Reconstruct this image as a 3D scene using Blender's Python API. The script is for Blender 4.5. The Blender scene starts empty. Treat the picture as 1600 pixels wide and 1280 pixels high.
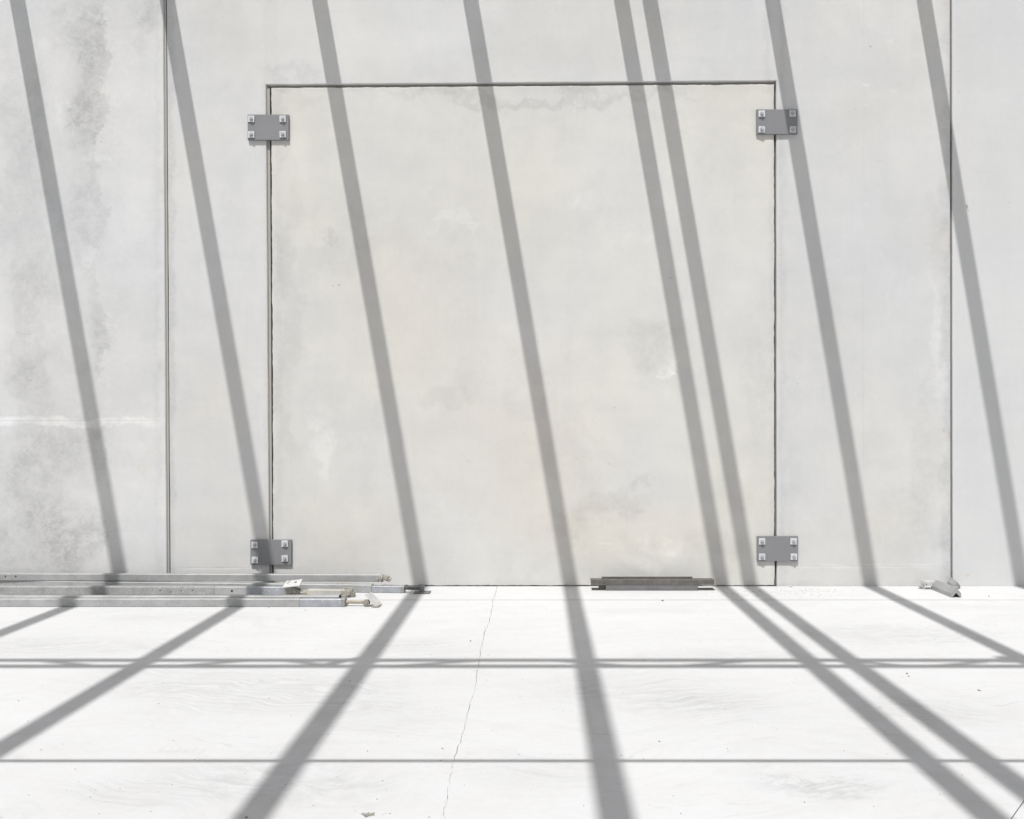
import bpy, bmesh, math, random
from mathutils import Vector, Matrix
from mathutils.geometry import delaunay_2d_cdt

random.seed(7)
S = bpy.context.scene
COL = S.collection

# ------------------------------------------------------------------ camera, light, exposure
# scale: 200 px of the 1600 px photograph = 1 m on the wall; wall face is y = 0, floor z = 0
CAM_D, CAM_H = 7.0, 1.23
cd = bpy.data.cameras.new('camera')
cam = bpy.data.objects.new('camera', cd)
COL.objects.link(cam)
cam.location = (0, -CAM_D, CAM_H)
cam.rotation_euler = (math.radians(90), 0, 0)
cd.sensor_width = 36.0
cd.lens = 36.0 * (CAM_D * 200) / 1600
cd.shift_x = -43 / 1600
cd.shift_y = 30 / 1600
cd.clip_end = 500
cd.clip_start = 0.05
S.camera = cam

SUN = Vector((0.1705, 0.526, -1.0)).normalized()      # direction the light travels
to_sun = -SUN
w = bpy.data.worlds.new('World')
S.world = w
w.use_nodes = True
nt = w.node_tree
for n in list(nt.nodes):
    nt.nodes.remove(n)
sky = nt.nodes.new('ShaderNodeTexSky')
sky.sky_type = 'NISHITA'
sky.sun_disc = False
sky.sun_elevation = math.asin(to_sun.z)
sky.sun_rotation = math.atan2(to_sun.x, to_sun.y)
sky.air_density = 1.0
sky.dust_density = 3.0
sky.ozone_density = 1.0
hs = nt.nodes.new('ShaderNodeHueSaturation')
hs.inputs['Saturation'].default_value = 0.22
bg = nt.nodes.new('ShaderNodeBackground')
bg.inputs[1].default_value = 0.115
wo = nt.nodes.new('ShaderNodeOutputWorld')
nt.links.new(sky.outputs[0], hs.inputs['Color'])
nt.links.new(hs.outputs[0], bg.inputs[0])
nt.links.new(bg.outputs[0], wo.inputs[0])

sd = bpy.data.lights.new('sun', 'SUN')
sd.energy = 4.9
sd.angle = math.radians(0.48)
sd.color = (1.0, 0.984, 0.958)
so = bpy.data.objects.new('sun', sd)
COL.objects.link(so)
so.rotation_euler = SUN.to_track_quat('-Z', 'Y').to_euler()
so.location = (-3, -8, 20)

vs = S.view_settings
vs.view_transform = 'Standard'
vs.look = 'None'
vs.gamma = 1.0
vs.use_curve_mapping = False
vs.exposure = -0.10
S.cycles.max_bounces = 8
S.cycles.diffuse_bounces = 6


def X(px):
    return (px - 843) / 200.0


def Z(py):
    return (916 - py) / 200.0


def P(px, py, z=0.0):
    """floor point (height z) that the photograph shows at that pixel"""
    d = (CAM_H - z) * CAM_D * 200 / (py - 670)
    return Vector(((px - 843) * d / (CAM_D * 200), d - CAM_D, z))


def Q(px, py, y):
    """point at depth y that the photograph shows at that pixel"""
    d = CAM_D + y
    return Vector(((px - 843) * d / (CAM_D * 200), y, CAM_H - (py - 670) * d / (CAM_D * 200)))


# ------------------------------------------------------------------ node helpers
class NB:
    def __init__(self, name):
        self.m = bpy.data.materials.new(name)
        self.m.use_nodes = True
        self.t = self.m.node_tree
        self.b = self.t.nodes['Principled BSDF']
        g = self.t.nodes.new('ShaderNodeNewGeometry')
        self.pos = g.outputs['Position']

    def put(self, sock, v):
        if isinstance(v, (int, float)):
            sock.default_value = v
        elif isinstance(v, (tuple, list, Vector)):
            v = tuple(v)
            if len(sock.default_value) == 4 and len(v) == 3:
                v = v + (1,)
            sock.default_value = v
        else:
            self.t.links.new(v, sock)

    def math(self, op, a, b=0.0, c=0.0):
        n = self.t.nodes.new('ShaderNodeMath')
        n.operation = op
        self.put(n.inputs[0], a)
        self.put(n.inputs[1], b)
        self.put(n.inputs[2], c)
        return n.outputs[0]

    def vec(self, op, a, b=(0, 0, 0)):
        n = self.t.nodes.new('ShaderNodeVectorMath')
        n.operation = op
        self.put(n.inputs[0], a)
        self.put(n.inputs[1], b)
        return n.outputs['Value'] if op in ('LENGTH', 'DOT_PRODUCT', 'DISTANCE') else n.outputs['Vector']

    def noise(self, vec, scale, detail=4, rough=0.55, col=False, dist=0.0):
        n = self.t.nodes.new('ShaderNodeTexNoise')
        self.put(n.inputs['Vector'], vec)
        n.inputs['Scale'].default_value = scale
        n.inputs['Detail'].default_value = detail
        n.inputs['Roughness'].default_value = rough
        n.inputs['Distortion'].default_value = dist
        return n.outputs['Color'] if col else n.outputs['Fac']

    def mapr(self, v, a, b, c=0.0, d=1.0, smooth=True):
        n = self.t.nodes.new('ShaderNodeMapRange')
        n.interpolation_type = 'SMOOTHSTEP' if smooth else 'LINEAR'
        self.put(n.inputs['Value'], v)
        n.inputs['From Min'].default_value = a
        n.inputs['From Max'].default_value = b
        n.inputs['To Min'].default_value = c
        n.inputs['To Max'].default_value = d
        return n.outputs['Result']

    def voro(self, vec, scale, out='Distance'):
        n = self.t.nodes.new('ShaderNodeTexVoronoi')
        self.put(n.inputs['Vector'], vec)
        n.inputs['Scale'].default_value = scale
        return n.outputs[out]

    def mix(self, f, a, b):
        n = self.t.nodes.new('ShaderNodeMix')
        n.data_type = 'RGBA'
        self.put(n.inputs[0], f)
        self.put(n.inputs[6], a)
        self.put(n.inputs[7], b)
        return n.outputs[2]

    def scalecol(self, col, f):
        return self.vec('MULTIPLY', col, self.comb(f, f, f))

    def comb(self, x, y, z):
        n = self.t.nodes.new('ShaderNodeCombineXYZ')
        self.put(n.inputs[0], x)
        self.put(n.inputs[1], y)
        self.put(n.inputs[2], z)
        return n.outputs[0]

    def sep(self, v):
        n = self.t.nodes.new('ShaderNodeSeparateXYZ')
        self.put(n.inputs[0], v)
        return n.outputs

    def finish(self, col, rough=0.85, metal=0.0, height=None, strength=0.3, dist=0.002, spec=0.3):
        self.put(self.b.inputs['Base Color'], col)
        self.put(self.b.inputs['Roughness'], rough)
        self.put(self.b.inputs['Metallic'], metal)
        self.b.inputs['Specular IOR Level'].default_value = spec
        if height is not None:
            bp = self.t.nodes.new('ShaderNodeBump')
            bp.inputs['Strength'].default_value = strength
            bp.inputs['Distance'].default_value = dist
            self.t.links.new(height, bp.inputs['Height'])
            self.t.links.new(bp.outputs[0], self.b.inputs['Normal'])
        return self.m


def wall_concrete(name, base, warm, cloud=0.03, seed=0.0, blots=(), edges=(), hlines=(), vlines=(), streak=0.0, fine=0.02, rust=(), spots=(), clip=None):
    """cast concrete.  blots: (px, py, rx, ry, amount, grain) soft stains of their own shape
    edges: ('x'|'z', pixel, width px, amount, side) grime, bloom or a painted sunlit chamfer along a cast edge"""
    b = NB(name)
    p = b.vec('ADD', b.pos, (seed * 3.1, seed * 1.7, seed * 2.3))
    n1 = b.noise(p, 0.55, 5, 0.6)
    n2 = b.noise(p, 3.2, 5, 0.62)
    n3 = b.noise(p, 28, 4, 0.7)
    n4 = b.noise(p, 160, 2, 0.6)
    sx, sy, sz = b.sep(b.pos)
    f = b.math('MULTIPLY_ADD', b.mapr(n1, 0.3, 0.7), 2 * cloud, 1 - cloud)
    f = b.math('ADD', f, b.mapr(n2, 0.3, 0.7, -cloud * 0.75, cloud * 0.75))
    pq = b.vec('ADD', p, b.vec('MULTIPLY', b.vec('SUBTRACT', b.noise(p, 1.5, 3, 0.6, col=True), (0.5, 0.5, 0.5)), (1.2, 0, 1.2)))
    f = b.math('ADD', f, b.mapr(b.noise(pq, 1.7, 6, 0.68), 0.52, 0.70, cloud * 0.25, -cloud * 1.1))
    f = b.math('ADD', f, b.mapr(b.noise(b.vec('ADD', pq, (9, 4, 7)), 2.1, 5, 0.7), 0.58, 0.70, 0, cloud * 0.8))
    f = b.math('ADD', f, b.mapr(n3, 0.25, 0.75, -fine, fine))
    f = b.math('ADD', f, b.mapr(n4, 0.25, 0.75, -fine * 0.9, fine * 0.9))
    # faint horizontal and vertical float marks
    ph = b.vec('MULTIPLY', p, (0.35, 1, 5.0))
    pv = b.vec('MULTIPLY', p, (6.0, 1, 0.5))
    f = b.math('ADD', f, b.mapr(b.noise(ph, 2.2, 4, 0.6), 0.35, 0.7, 0.006, -0.010))
    f = b.math('ADD', f, b.mapr(b.noise(pv, 1.6, 4, 0.6), 0.4, 0.7, 0.005 + streak * 0.3, -0.008 - streak))
    # distorted coordinates for stains
    dn = b.vec('SUBTRACT', b.noise(p, 2.6, 5, 0.65, col=True), (0.5, 0.5, 0.5))
    dn2 = b.vec('SUBTRACT', b.noise(p, 11, 4, 0.7, col=True), (0.5, 0.5, 0.5))
    pd = b.vec('ADD', b.pos, b.vec('MULTIPLY', dn, (0.55, 0, 0.75)))
    pd = b.vec('ADD', pd, b.vec('MULTIPLY', dn2, (0.12, 0, 0.16)))
    grain = b.mapr(b.noise(p, 13, 7, 0.78), 0.38, 0.60)
    ridge = b.math('ABSOLUTE', b.math('SUBTRACT', b.noise(p, 5.5, 6, 0.66), 0.5))
    ridge = b.mapr(ridge, 0.0, 0.022, 1, 0)
    stain = None
    clipm = None
    for (px, py, rx, ry, amt, gr) in blots:
        q = b.vec('SUBTRACT', pd, (X(px), 0, Z(py)))
        q = b.vec('MULTIPLY', q, (200.0 / rx, 0, 200.0 / ry))
        mk = b.mapr(b.vec('LENGTH', q), 0.35, 1.05, amt, 0.0)
        g = b.mapr(grain, 0, 1, 1 - gr, 1 + gr * 0.25, smooth=False)
        if clip and px < 170 and amt < 0:
            if clipm is None:
                cx = b.math('ADD', sx, b.mapr(b.noise(b.pos, 3, 6, 0.75), 0.3, 0.7, -0.09, 0.09))
                clipm = b.mapr(cx, X(clip - 3), X(clip + 3), 1.0, 0.12)
            g = b.math('MULTIPLY', g, clipm)
        if gr >= 0.5 and amt < 0:
            stain = mk if stain is None else b.math('ADD', stain, mk)
        f = b.math('MULTIPLY_ADD', mk, g, f)
        if False:
            stain = mk if stain is None else b.math('ADD', stain, mk)
    # pale scratchy lines inside the stained areas
    if stain is not None:
        f = b.math('MULTIPLY_ADD', b.math('MULTIPLY', ridge, b.math('MULTIPLY', stain, grain)), -0.55, f)
    f = b.math('MULTIPLY_ADD', b.math('MULTIPLY', ridge, b.mapr(n1, 0.5, 0.65)), 0.018, f)
    nx = b.noise(b.pos, 5, 5, 0.7)
    nx2 = b.noise(b.pos, 40, 3, 0.7)
    for (ax, pix, wid, amt, side) in edges:
        c = sx if ax == 'x' else sz
        v = X(pix) if ax == 'x' else Z(pix)
        dlt = b.math('MULTIPLY', b.math('SUBTRACT', c, v), side * 200.0 / wid)
        dlt = b.math('ADD', dlt, b.mapr(nx, 0.25, 0.75, -0.6, 0.75))
        mk = b.math('MULTIPLY', b.mapr(dlt, 0.05, 1.0, amt, 0.0), b.mapr(dlt, -3.0, -2.2))
        f = b.math('MULTIPLY_ADD', mk, b.mapr(nx2, 0.35, 0.65, 0.45, 1.1), f)
    hgt = b.math('ADD', b.math('MULTIPLY', n3, 0.6), b.math('MULTIPLY', n4, 0.4))
    for (px, py, rx, ry, amt) in spots:
        q = b.vec('ADD', b.pos, b.vec('MULTIPLY', dn2, (0.035, 0, 0.035)))
        q = b.vec('MULTIPLY', b.vec('SUBTRACT', q, (X(px), 0, Z(py))), (200.0 / rx, 0, 200.0 / ry))
        mk = b.mapr(b.vec('LENGTH', q), 0.35, 1.0, 1.0, 0.0)
        f = b.math('MULTIPLY_ADD', mk, amt, f)
        hgt = b.math('MULTIPLY_ADD', mk, amt * 8, hgt)
    # bug holes
    vo = b.voro(p, 5.0)
    vc = b.sep(b.voro(p, 5.0, 'Color'))[0]
    hole = b.math('MULTIPLY', b.mapr(vo, 0.018, 0.032, 1, 0), b.mapr(vc, 0.72, 0.78))
    f = b.math('MULTIPLY_ADD', hole, -0.22, f)
    # white scuffs
    sc = b.noise(b.vec('MULTIPLY', p, (2.2, 1, 6.0)), 9, 3, 0.6)
    scm = b.math('MULTIPLY', b.mapr(sc, 0.66, 0.74), b.mapr(b.noise(p, 1.4, 2), 0.54, 0.66))
    f = b.math('MULTIPLY_ADD', scm, 0.07, f)
    for (py, x0, x1, dark, white, wid) in hlines:
        wob = b.mapr(b.noise(b.pos, 2.4, 6, 0.7), 0.3, 0.7, -0.035 * wid / 9, 0.035 * wid / 9)
        dz = b.math('ABSOLUTE', b.math('SUBTRACT', sz, Z(py)))
        dzw = b.math('ABSOLUTE', b.math('ADD', b.math('SUBTRACT', sz, Z(py + 1)), wob))
        rng = b.math('MULTIPLY', b.mapr(sx, X(x0), X(x0) + 0.2), b.mapr(sx, X(x1) - 0.35, X(x1), 1, 0))
        ln = b.math('MULTIPLY', b.mapr(dz, 0.0012, 0.004, 1, 0), rng)
        wh = b.math('MULTIPLY', b.mapr(dzw, wid * 0.4 / 200, wid / 200, 1, 0), rng)
        wh = b.math('MULTIPLY', wh, b.mapr(nx, 0.35, 0.6, 0.25, 1.0))
        f = b.math('MULTIPLY_ADD', wh, white, f)
        f = b.math('MULTIPLY_ADD', ln, -dark, f)
        hgt = b.math('MULTIPLY_ADD', ln, -1.5, hgt)
    for (px, z0, z1, dark) in vlines:
        dx = b.math('ABSOLUTE', b.math('SUBTRACT', sx, X(px)))
        rng = b.math('MULTIPLY', b.mapr(sz, Z(z1), Z(z1) + 0.3), b.mapr(b.noise(p, 1.7, 3), 0.35, 0.6, 0.25, 1))
        ln = b.math('MULTIPLY', b.mapr(dx, 0.0015, 0.005, 1, 0), rng)
        f = b.math('MULTIPLY_ADD', ln, -dark, f)
        hgt = b.math('MULTIPLY_ADD', ln, -1.0, hgt)
    tint = b.mix(b.mapr(b.noise(p, 0.8, 4, 0.6), 0.35, 0.68), base, warm)
    # a little rust-yellow staining in spots
    ru = b.math('MULTIPLY', b.mapr(b.noise(p, 2.3, 5, 0.7), 0.66, 0.78), 0.35)
    tint = b.mix(ru, tint, (base[0] * 0.98, base[1] * 0.93, base[2] * 0.80))
    for (px, py, rx, ry, k) in rust:
        q = b.vec('MULTIPLY', b.vec('SUBTRACT', b.vec('ADD', b.pos, b.vec('MULTIPLY', dn2, (0.02, 0, 0.03))), (X(px), 0, Z(py))), (200.0 / rx, 0, 200.0 / ry))
        tint = b.mix(b.mapr(b.vec('LENGTH', q), 0.2, 1.0, k, 0.0), tint, (0.52, 0.36, 0.22))
    return b.finish(b.scalecol(tint, f), 0.88, 0, hgt, 0.35, 0.0015, 0.25)


# worn patches and boot or tyre prints on the floor: pixel where seen, size in metres, strength
floor_marks = [(430, 1080, 0.9, 0.5, -0.09), (250, 1060, 0.6, 0.4, -0.06), (120, 1010, 0.9, 0.35, -0.08), (420, 1215, 0.5, 0.25, -0.07), (230, 1235, 0.4, 0.2, -0.05),
               (1270, 1225, 0.35, 0.14, -0.13), (1000, 1080, 0.7, 0.5, -0.07), (1120, 1030, 0.8, 0.3, -0.06), (1400, 990, 0.9, 0.4, -0.08), (1450, 1110, 0.5, 0.3, -0.07),
               (650, 1010, 0.7, 0.3, -0.05), (300, 965, 0.9, 0.2, -0.05), (860, 1210, 0.3, 0.25, -0.05), (1130, 1100, 0.5, 0.3, -0.06), (600, 1120, 0.4, 0.3, -0.05),
               (1500, 950, 0.7, 0.15, -0.06), (1000, 955, 0.8, 0.15, -0.05), (560, 1240, 0.3, 0.2, -0.05)]
floor_prints = [(252 + 13 * i, 1172 + (i % 2) * 2, 0.014, 0.045, -0.045) for i in range(6)]
floor_prints += [(340 + 17 * i, 1019 - 0.7 * i, 0.016, 0.03, -0.06) for i in range(7)]
floor_prints += [(620 + 15 * i, 1010 - 0.7 * i, 0.014, 0.03, -0.06) for i in range(5)]
floor_prints += [(1095 + 22 * i, 1003 - 1.2 * i, 0.018, 0.03, -0.05) for i in range(7)]
floor_prints += [(1330 + 19 * i, 1008 - 1.0 * i, 0.016, 0.03, -0.05) for i in range(6)]


def floor_concrete(name, base):
    b = NB(name)
    p = b.pos
    n1 = b.noise(p, 0.5, 5, 0.6)
    n2 = b.noise(p, 4, 6, 0.65)
    n3 = b.noise(p, 40, 4, 0.7)
    n4 = b.noise(p, 200, 2, 0.6)
    f = b.mapr(n1, 0.3, 0.7, 0.97, 1.03)
    f = b.math('ADD', f, b.mapr(n2, 0.3, 0.72, 0.02, -0.03))
    f = b.math('ADD', f, b.mapr(n3, 0.25, 0.75, -0.018, 0.018))
    f = b.math('ADD', f, b.mapr(n4, 0.25, 0.75, -0.02, 0.02))
    # swirling trowel marks, long and thin
    wd = b.vec('SUBTRACT', b.noise(p, 0.7, 3, 0.5, col=True), (0.5, 0.5, 0.5))
    pw = b.vec('ADD', p, b.vec('MULTIPLY', wd, (1.6, 1.6, 0)))
    tr = b.noise(b.vec('MULTIPLY', pw, (0.45, 3.6, 1)), 3.4, 7, 0.76)
    f = b.math('ADD', f, b.mapr(tr, 0.46, 0.74, 0.012, -0.07))
    tr2 = b.noise(b.vec('MULTIPLY', pw, (2.0, 12.0, 1)), 3.4, 7, 0.72)
    mk = b.mapr(b.noise(p, 0.9, 3), 0.45, 0.6)
    f = b.math('MULTIPLY_ADD', b.mapr(tr2, 0.56, 0.72, 0.0, -0.2), mk, f)
    fd = b.vec('SUBTRACT', b.noise(p, 3.0, 6, 0.7, col=True), (0.5, 0.5, 0.5))
    pf = b.vec('ADD', p, b.vec('MULTIPLY', fd, (0.5, 0.3, 0)))
    gr = b.mapr(b.noise(b.vec('MULTIPLY', pw, (2.0, 8.0, 1)), 4.0, 6, 0.75), 0.36, 0.64)
    for (px, py, rx, ry, amt) in floor_marks:
        c = P(px, py)
        amt *= 1.7
        q = b.vec('MULTIPLY', b.vec('SUBTRACT', pf, (c.x, c.y, 0)), (1.0 / rx, 1.0 / ry, 0))
        f = b.math('MULTIPLY_ADD', b.mapr(b.vec('LENGTH', q), 0.3, 1.0, amt, 0.0), gr, f)
    pf2 = b.vec('ADD', p, b.vec('MULTIPLY', fd, (0.05, 0.05, 0)))
    for (px, py, rx, ry, amt) in floor_prints:
        c = P(px, py)
        q = b.vec('MULTIPLY', b.vec('SUBTRACT', pf2, (c.x, c.y, 0)), (1.0 / rx, 1.0 / ry, 0))
        f = b.math('MULTIPLY_ADD', b.mapr(b.vec('LENGTH', q), 0.5, 1.0, amt, 0.0), 1.0, f)
    # scrapes: thin dark dashes
    tr3 = b.noise(b.vec('MULTIPLY', pw, (1.0, 14.0, 1)), 2.2, 3, 0.6)
    f = b.math('MULTIPLY_ADD', b.mapr(tr3, 0.68, 0.73, 0.0, -0.2), b.mapr(n1, 0.5, 0.62), f)
    vo = b.voro(p, 7.0)
    vc = b.sep(b.voro(p, 7.0, 'Color'))[0]
    spot = b.math('MULTIPLY', b.mapr(vo, 0.02, 0.045, 1, 0), b.mapr(vc, 0.93, 0.96))
    f = b.math('MULTIPLY_ADD', spot, -0.3, f)
    hgt = b.math('ADD', b.math('MULTIPLY', n3, 0.5), b.math('MULTIPLY', tr, 0.8))
    return b.finish(b.scalecol(b.mix(b.mapr(n2, 0.3, 0.7), base, (base[0] * 1.0, base[1] * 0.992, base[2] * 0.975)), f),
                    b.mapr(n2, 0.3, 0.7, 0.55, 0.75), 0, hgt, 0.3, 0.0015, 0.3)


def paint(name, base, var=0.06, rough=0.5, metal=0.0, dirt=None, dirt_amt=0.0, scale=6.0, spec=0.4, speck=0.0):
    b = NB(name)
    p = b.pos
    n1 = b.noise(p, scale, 5, 0.65)
    n2 = b.noise(p, scale * 14, 3, 0.7)
    f = b.math('ADD', b.mapr(n1, 0.3, 0.7, 1 - var, 1 + var), b.mapr(n2, 0.3, 0.7, -var * 0.5, var * 0.5))
    col = b.scalecol(b.mix(0.0, base, base), f)
    if dirt:
        dm = b.math('MULTIPLY', b.mapr(b.noise(b.vec('ADD', p, (5, 3, 1)), scale * 2.4, 5, 0.7), 0.48, 0.66), dirt_amt)
        col = b.mix(dm, col, dirt)
    if speck:
        sm = b.math('MULTIPLY', b.mapr(b.noise(p, 110, 2, 0.6), 0.62, 0.68), speck)
        col = b.mix(sm, col, (0.75, 0.75, 0.73))
    return b.finish(col, b.mapr(n1, 0.3, 0.7, rough - 0.08, rough + 0.08), metal, n2, 0.15, 0.0006, spec)


def plain(name, base, rough=0.8, metal=0.0):
    return paint(name, base, 0.05, rough, metal)


# ------------------------------------------------------------------ object helpers
def thing(name, loc, label=None, cat=None, group=None, kind=None):
    o = bpy.data.objects.new(name, None)
    o.empty_display_size = 0.1
    COL.objects.link(o)
    o.location = loc
    tag(o, label, cat, group, kind)
    return o


def tag(o, label=None, cat=None, group=None, kind=None):
    if label: o['label'] = label
    if cat: o['category'] = cat
    if group: o['group'] = group
    if kind: o['kind'] = kind
    return o


def wloc(o):
    v = Vector(o.location)
    while o.parent:
        o = o.parent
        v += o.location
    return v


def part(name, bm, mat, parent=None, smooth=False):
    """bm is in world coordinates; links it as one mesh object under parent"""
    off = wloc(parent) if parent else Vector((0, 0, 0))
    bmesh.ops.translate(bm, verts=bm.verts, vec=-off)
    bmesh.ops.recalc_face_normals(bm, faces=bm.faces)
    me = bpy.data.meshes.new(name)
    bm.to_mesh(me)
    bm.free()
    if smooth:
        for p in me.polygons:
            p.use_smooth = True
    me.materials.append(mat)
    o = bpy.data.objects.new(name, me)
    COL.objects.link(o)
    if parent: o.parent = parent
    return o


def clone(o, loc, parent):
    c = o.copy()
    COL.objects.link(c)
    c.parent = parent
    c.location = loc
    return c


def frame(d, up=(0, 0, 1)):
    """matrix columns: x along d, y side, z up"""
    d = Vector(d).normalized()
    up = Vector(up)
    s = up.cross(d).normalized()
    u = d.cross(s).normalized()
    return Matrix((d, s, u)).transposed()


def add_box(bm, c, size, rot=None, bevel=0.0):
    sub = bmesh.new()
    bmesh.ops.create_cube(sub, size=1.0)
    bmesh.ops.scale(sub, vec=size, verts=sub.verts)
    if bevel:
        bmesh.ops.bevel(sub, geom=list(sub.edges), offset=bevel, segments=2, affect='EDGES', profile=0.6)
    if rot is not None:
        bmesh.ops.transform(sub, matrix=rot.to_4x4(), verts=sub.verts)
    bmesh.ops.translate(sub, vec=Vector(c), verts=sub.verts)
    merge(bm, sub)


def merge(bm, sub):
    m = bpy.data.meshes.new('tmp')
    sub.to_mesh(m)
    sub.free()
    bm.from_mesh(m)
    bpy.data.meshes.remove(m)


def extrude(bm, prof, a, b, up=(0, 0, 1), cap=True):
    """extrude a closed profile [(side, up)] from point a to point b"""
    a, b = Vector(a), Vector(b)
    R = frame(b - a, up)
    va = [bm.verts.new(a + R @ Vector((0, s, u))) for s, u in prof]
    vb = [bm.verts.new(b + R @ Vector((0, s, u))) for s, u in prof]
    n = len(prof)
    for i in range(n):
        bm.faces.new((va[i], va[(i + 1) % n], vb[(i + 1) % n], vb[i]))
    if cap:
        bm.faces.new(va[::-1])
        bm.faces.new(vb)


def rsq(w, h, r, seg=3):
    """rounded rectangle profile, standing on u = 0"""
    out = []
    for cx, cy, a0 in ((w / 2 - r, h - r, 0), (-w / 2 + r, h - r, 90), (-w / 2 + r, r, 180), (w / 2 - r, r, 270)):
        for k in range(seg + 1):
            t = math.radians(a0 + 90 * k / seg)
            out.append((cx + r * math.cos(t), cy + r * math.sin(t)))
    return out


def circ(r, n=12, cy=0.0):
    return [(r * math.cos(2 * math.pi * k / n), cy + r * math.sin(2 * math.pi * k / n)) for k in range(n)]


def cyl(bm, a, b, r, n=12):
    d = Vector(b) - Vector(a)
    up = (0, 0, 1) if abs(d.normalized().z) < 0.95 else (0, 1, 0)
    extrude(bm, circ(r, n), a, b, up)


def threaded(bm, a, b, r, pitch=0.006, n=12):
    a, b = Vector(a), Vector(b)
    R = frame(b - a)
    L = (b - a).length
    k = max(4, int(L / pitch * 2))
    rings = []
    for i in range(k + 1):
        rr = r if i % 2 else r * 0.84
        c = a + (b - a) * (i / k)
        rings.append([bm.verts.new(c + R @ Vector((0, rr * math.cos(2 * math.pi * j / n), rr * math.sin(2 * math.pi * j / n)))) for j in range(n)])
    for q in range(k):
        for j in range(n):
            bm.faces.new((rings[q][j], rings[q][(j + 1) % n], rings[q + 1][(j + 1) % n], rings[q + 1][j]))
    bm.faces.new(rings[0][::-1])
    bm.faces.new(rings[-1])


def densify(pts, step, jit):
    """subdivide a closed outline and roughen the new points a little"""
    out = []
    n = len(pts)
    for i in range(n):
        a, b = Vector(pts[i]), Vector(pts[(i + 1) % n])
        L = (b - a).length
        k = max(1, int(L / step))
        nrm = Vector((-(b - a).y, (b - a).x)).normalized()
        out.append(a)
        v = 0.0
        for j in range(1, k):
            v = v * 0.6 + random.uniform(-jit, jit)
            out.append(a + (b - a) * (j / k) + nrm * v)
    return out


def slab_mesh(pts, depth, ch, to3, jit=0.0, step=0.06, chj=0.0):
    """outline (counter-clockwise in its plane) -> solid with a chamfered front edge.
    to3(u, v, k) maps plane coordinates and depth k (0 = front face) to 3-D"""
    o = densify(pts, step, jit) if jit else [Vector(p) for p in pts]
    n = len(o)
    ins = []
    for i in range(n):
        p0, p1, p2 = o[i - 1], o[i], o[(i + 1) % n]
        e1, e2 = (p1 - p0).normalized(), (p2 - p1).normalized()
        n1, n2 = Vector((-e1.y, e1.x)), Vector((-e2.y, e2.x))
        m = (n1 + n2)
        m = m / max(0.35, m.dot(n1)) if m.length > 1e-6 else n1
        c = max(0.001, ch + random.uniform(-chj, chj))
        ins.append(p1 + m * c)
    bm = bmesh.new()
    f = [bm.verts.new(to3(p.x, p.y, 0)) for p in ins]
    tris = [list(t) for t in delaunay_2d_cdt(ins, [], [list(range(n))], 1, 1e-7)[2]]
    s = [bm.verts.new(to3(p.x, p.y, ch)) for p in o]
    k = [bm.verts.new(to3(p.x, p.y, depth)) for p in o]
    for i in range(n):
        j = (i + 1) % n
        bm.faces.new((f[i], f[j], s[j], s[i]))
        bm.faces.new((s[i], s[j], k[j], k[i]))
    for t in tris:
        bm.faces.new([f[i] for i in t])
        bm.faces.new([k[i] for i in t[::-1]])
    return bm


# ------------------------------------------------------------------ materials
WB, WW = (0.494, 0.498, 0.502), (0.504, 0.499, 0.484)
M_left = wall_concrete('concrete_stained', (0.500, 0.505, 0.509), (0.506, 0.504, 0.498), 0.046, 3.0, fine=0.022, clip=163, spots=[(157, 222, 1.6, 1.6, -0.3), (48, 594, 2, 1.5, -0.2), (45, 522, 7, 1.5, -0.12), (28, 520, 5, 1.2, -0.1)], blots=[
    (150, 110, 60, 190, -0.150, 0.5), (145, 170, 40, 70, -0.110, 0.6), (135, 60, 60, 60, -0.099, 0.5),
    (140, 330, 45, 95, -0.129, 0.6), (158, 480, 38, 110, -0.099, 0.6), (165, 560, 40, 90, -0.099, 0.6),
    (40, 330, 55, 210, -0.099, 0.5), (30, 150, 55, 110, -0.099, 0.5), (45, 500, 45, 130, -0.110, 0.5),
    (55, 600, 40, 55, -0.110, 0.5), (60, 740, 85, 120, -0.159, 0.6), (45, 850, 130, 70, -0.139, 0.6),
    (140, 840, 80, 75, -0.150, 0.6), (150, 700, 60, 60, -0.099, 0.6), (225, 25, 50, 35, -0.099, 0.5), (228, 50, 14, 55, -0.099, 0.6),
    (205, 300, 40, 300, 0.03, 0.1), (135, 27, 34, 9, 0.08, 0.3), (138, 72, 30, 18, 0.05, 0.4), (143, 245, 20, 16, 0.07, 0.3), (152, 398, 14, 12, 0.10, 0.5), (112, 180, 20, 35, 0.09, 0.2), (15, 660, 26, 60, 0.05, 0.2), (20, 800, 30, 60, 0.06, 0.3)],
    edges=[('x', 255, 14, 0.10, -1), ('x', 246, 8, -0.07, -1)],
    hlines=[(658, -300, 275, 0.09, 0.20, 9)],
    rust=[(232, 706, 6, 4, 0.2), (224, 735, 10, 14, 0.13), (250, 235, 6, 12, 0.15), (250, 572, 3, 8, 0.2), (243, 788, 4, 4, 0.15)])
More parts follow.
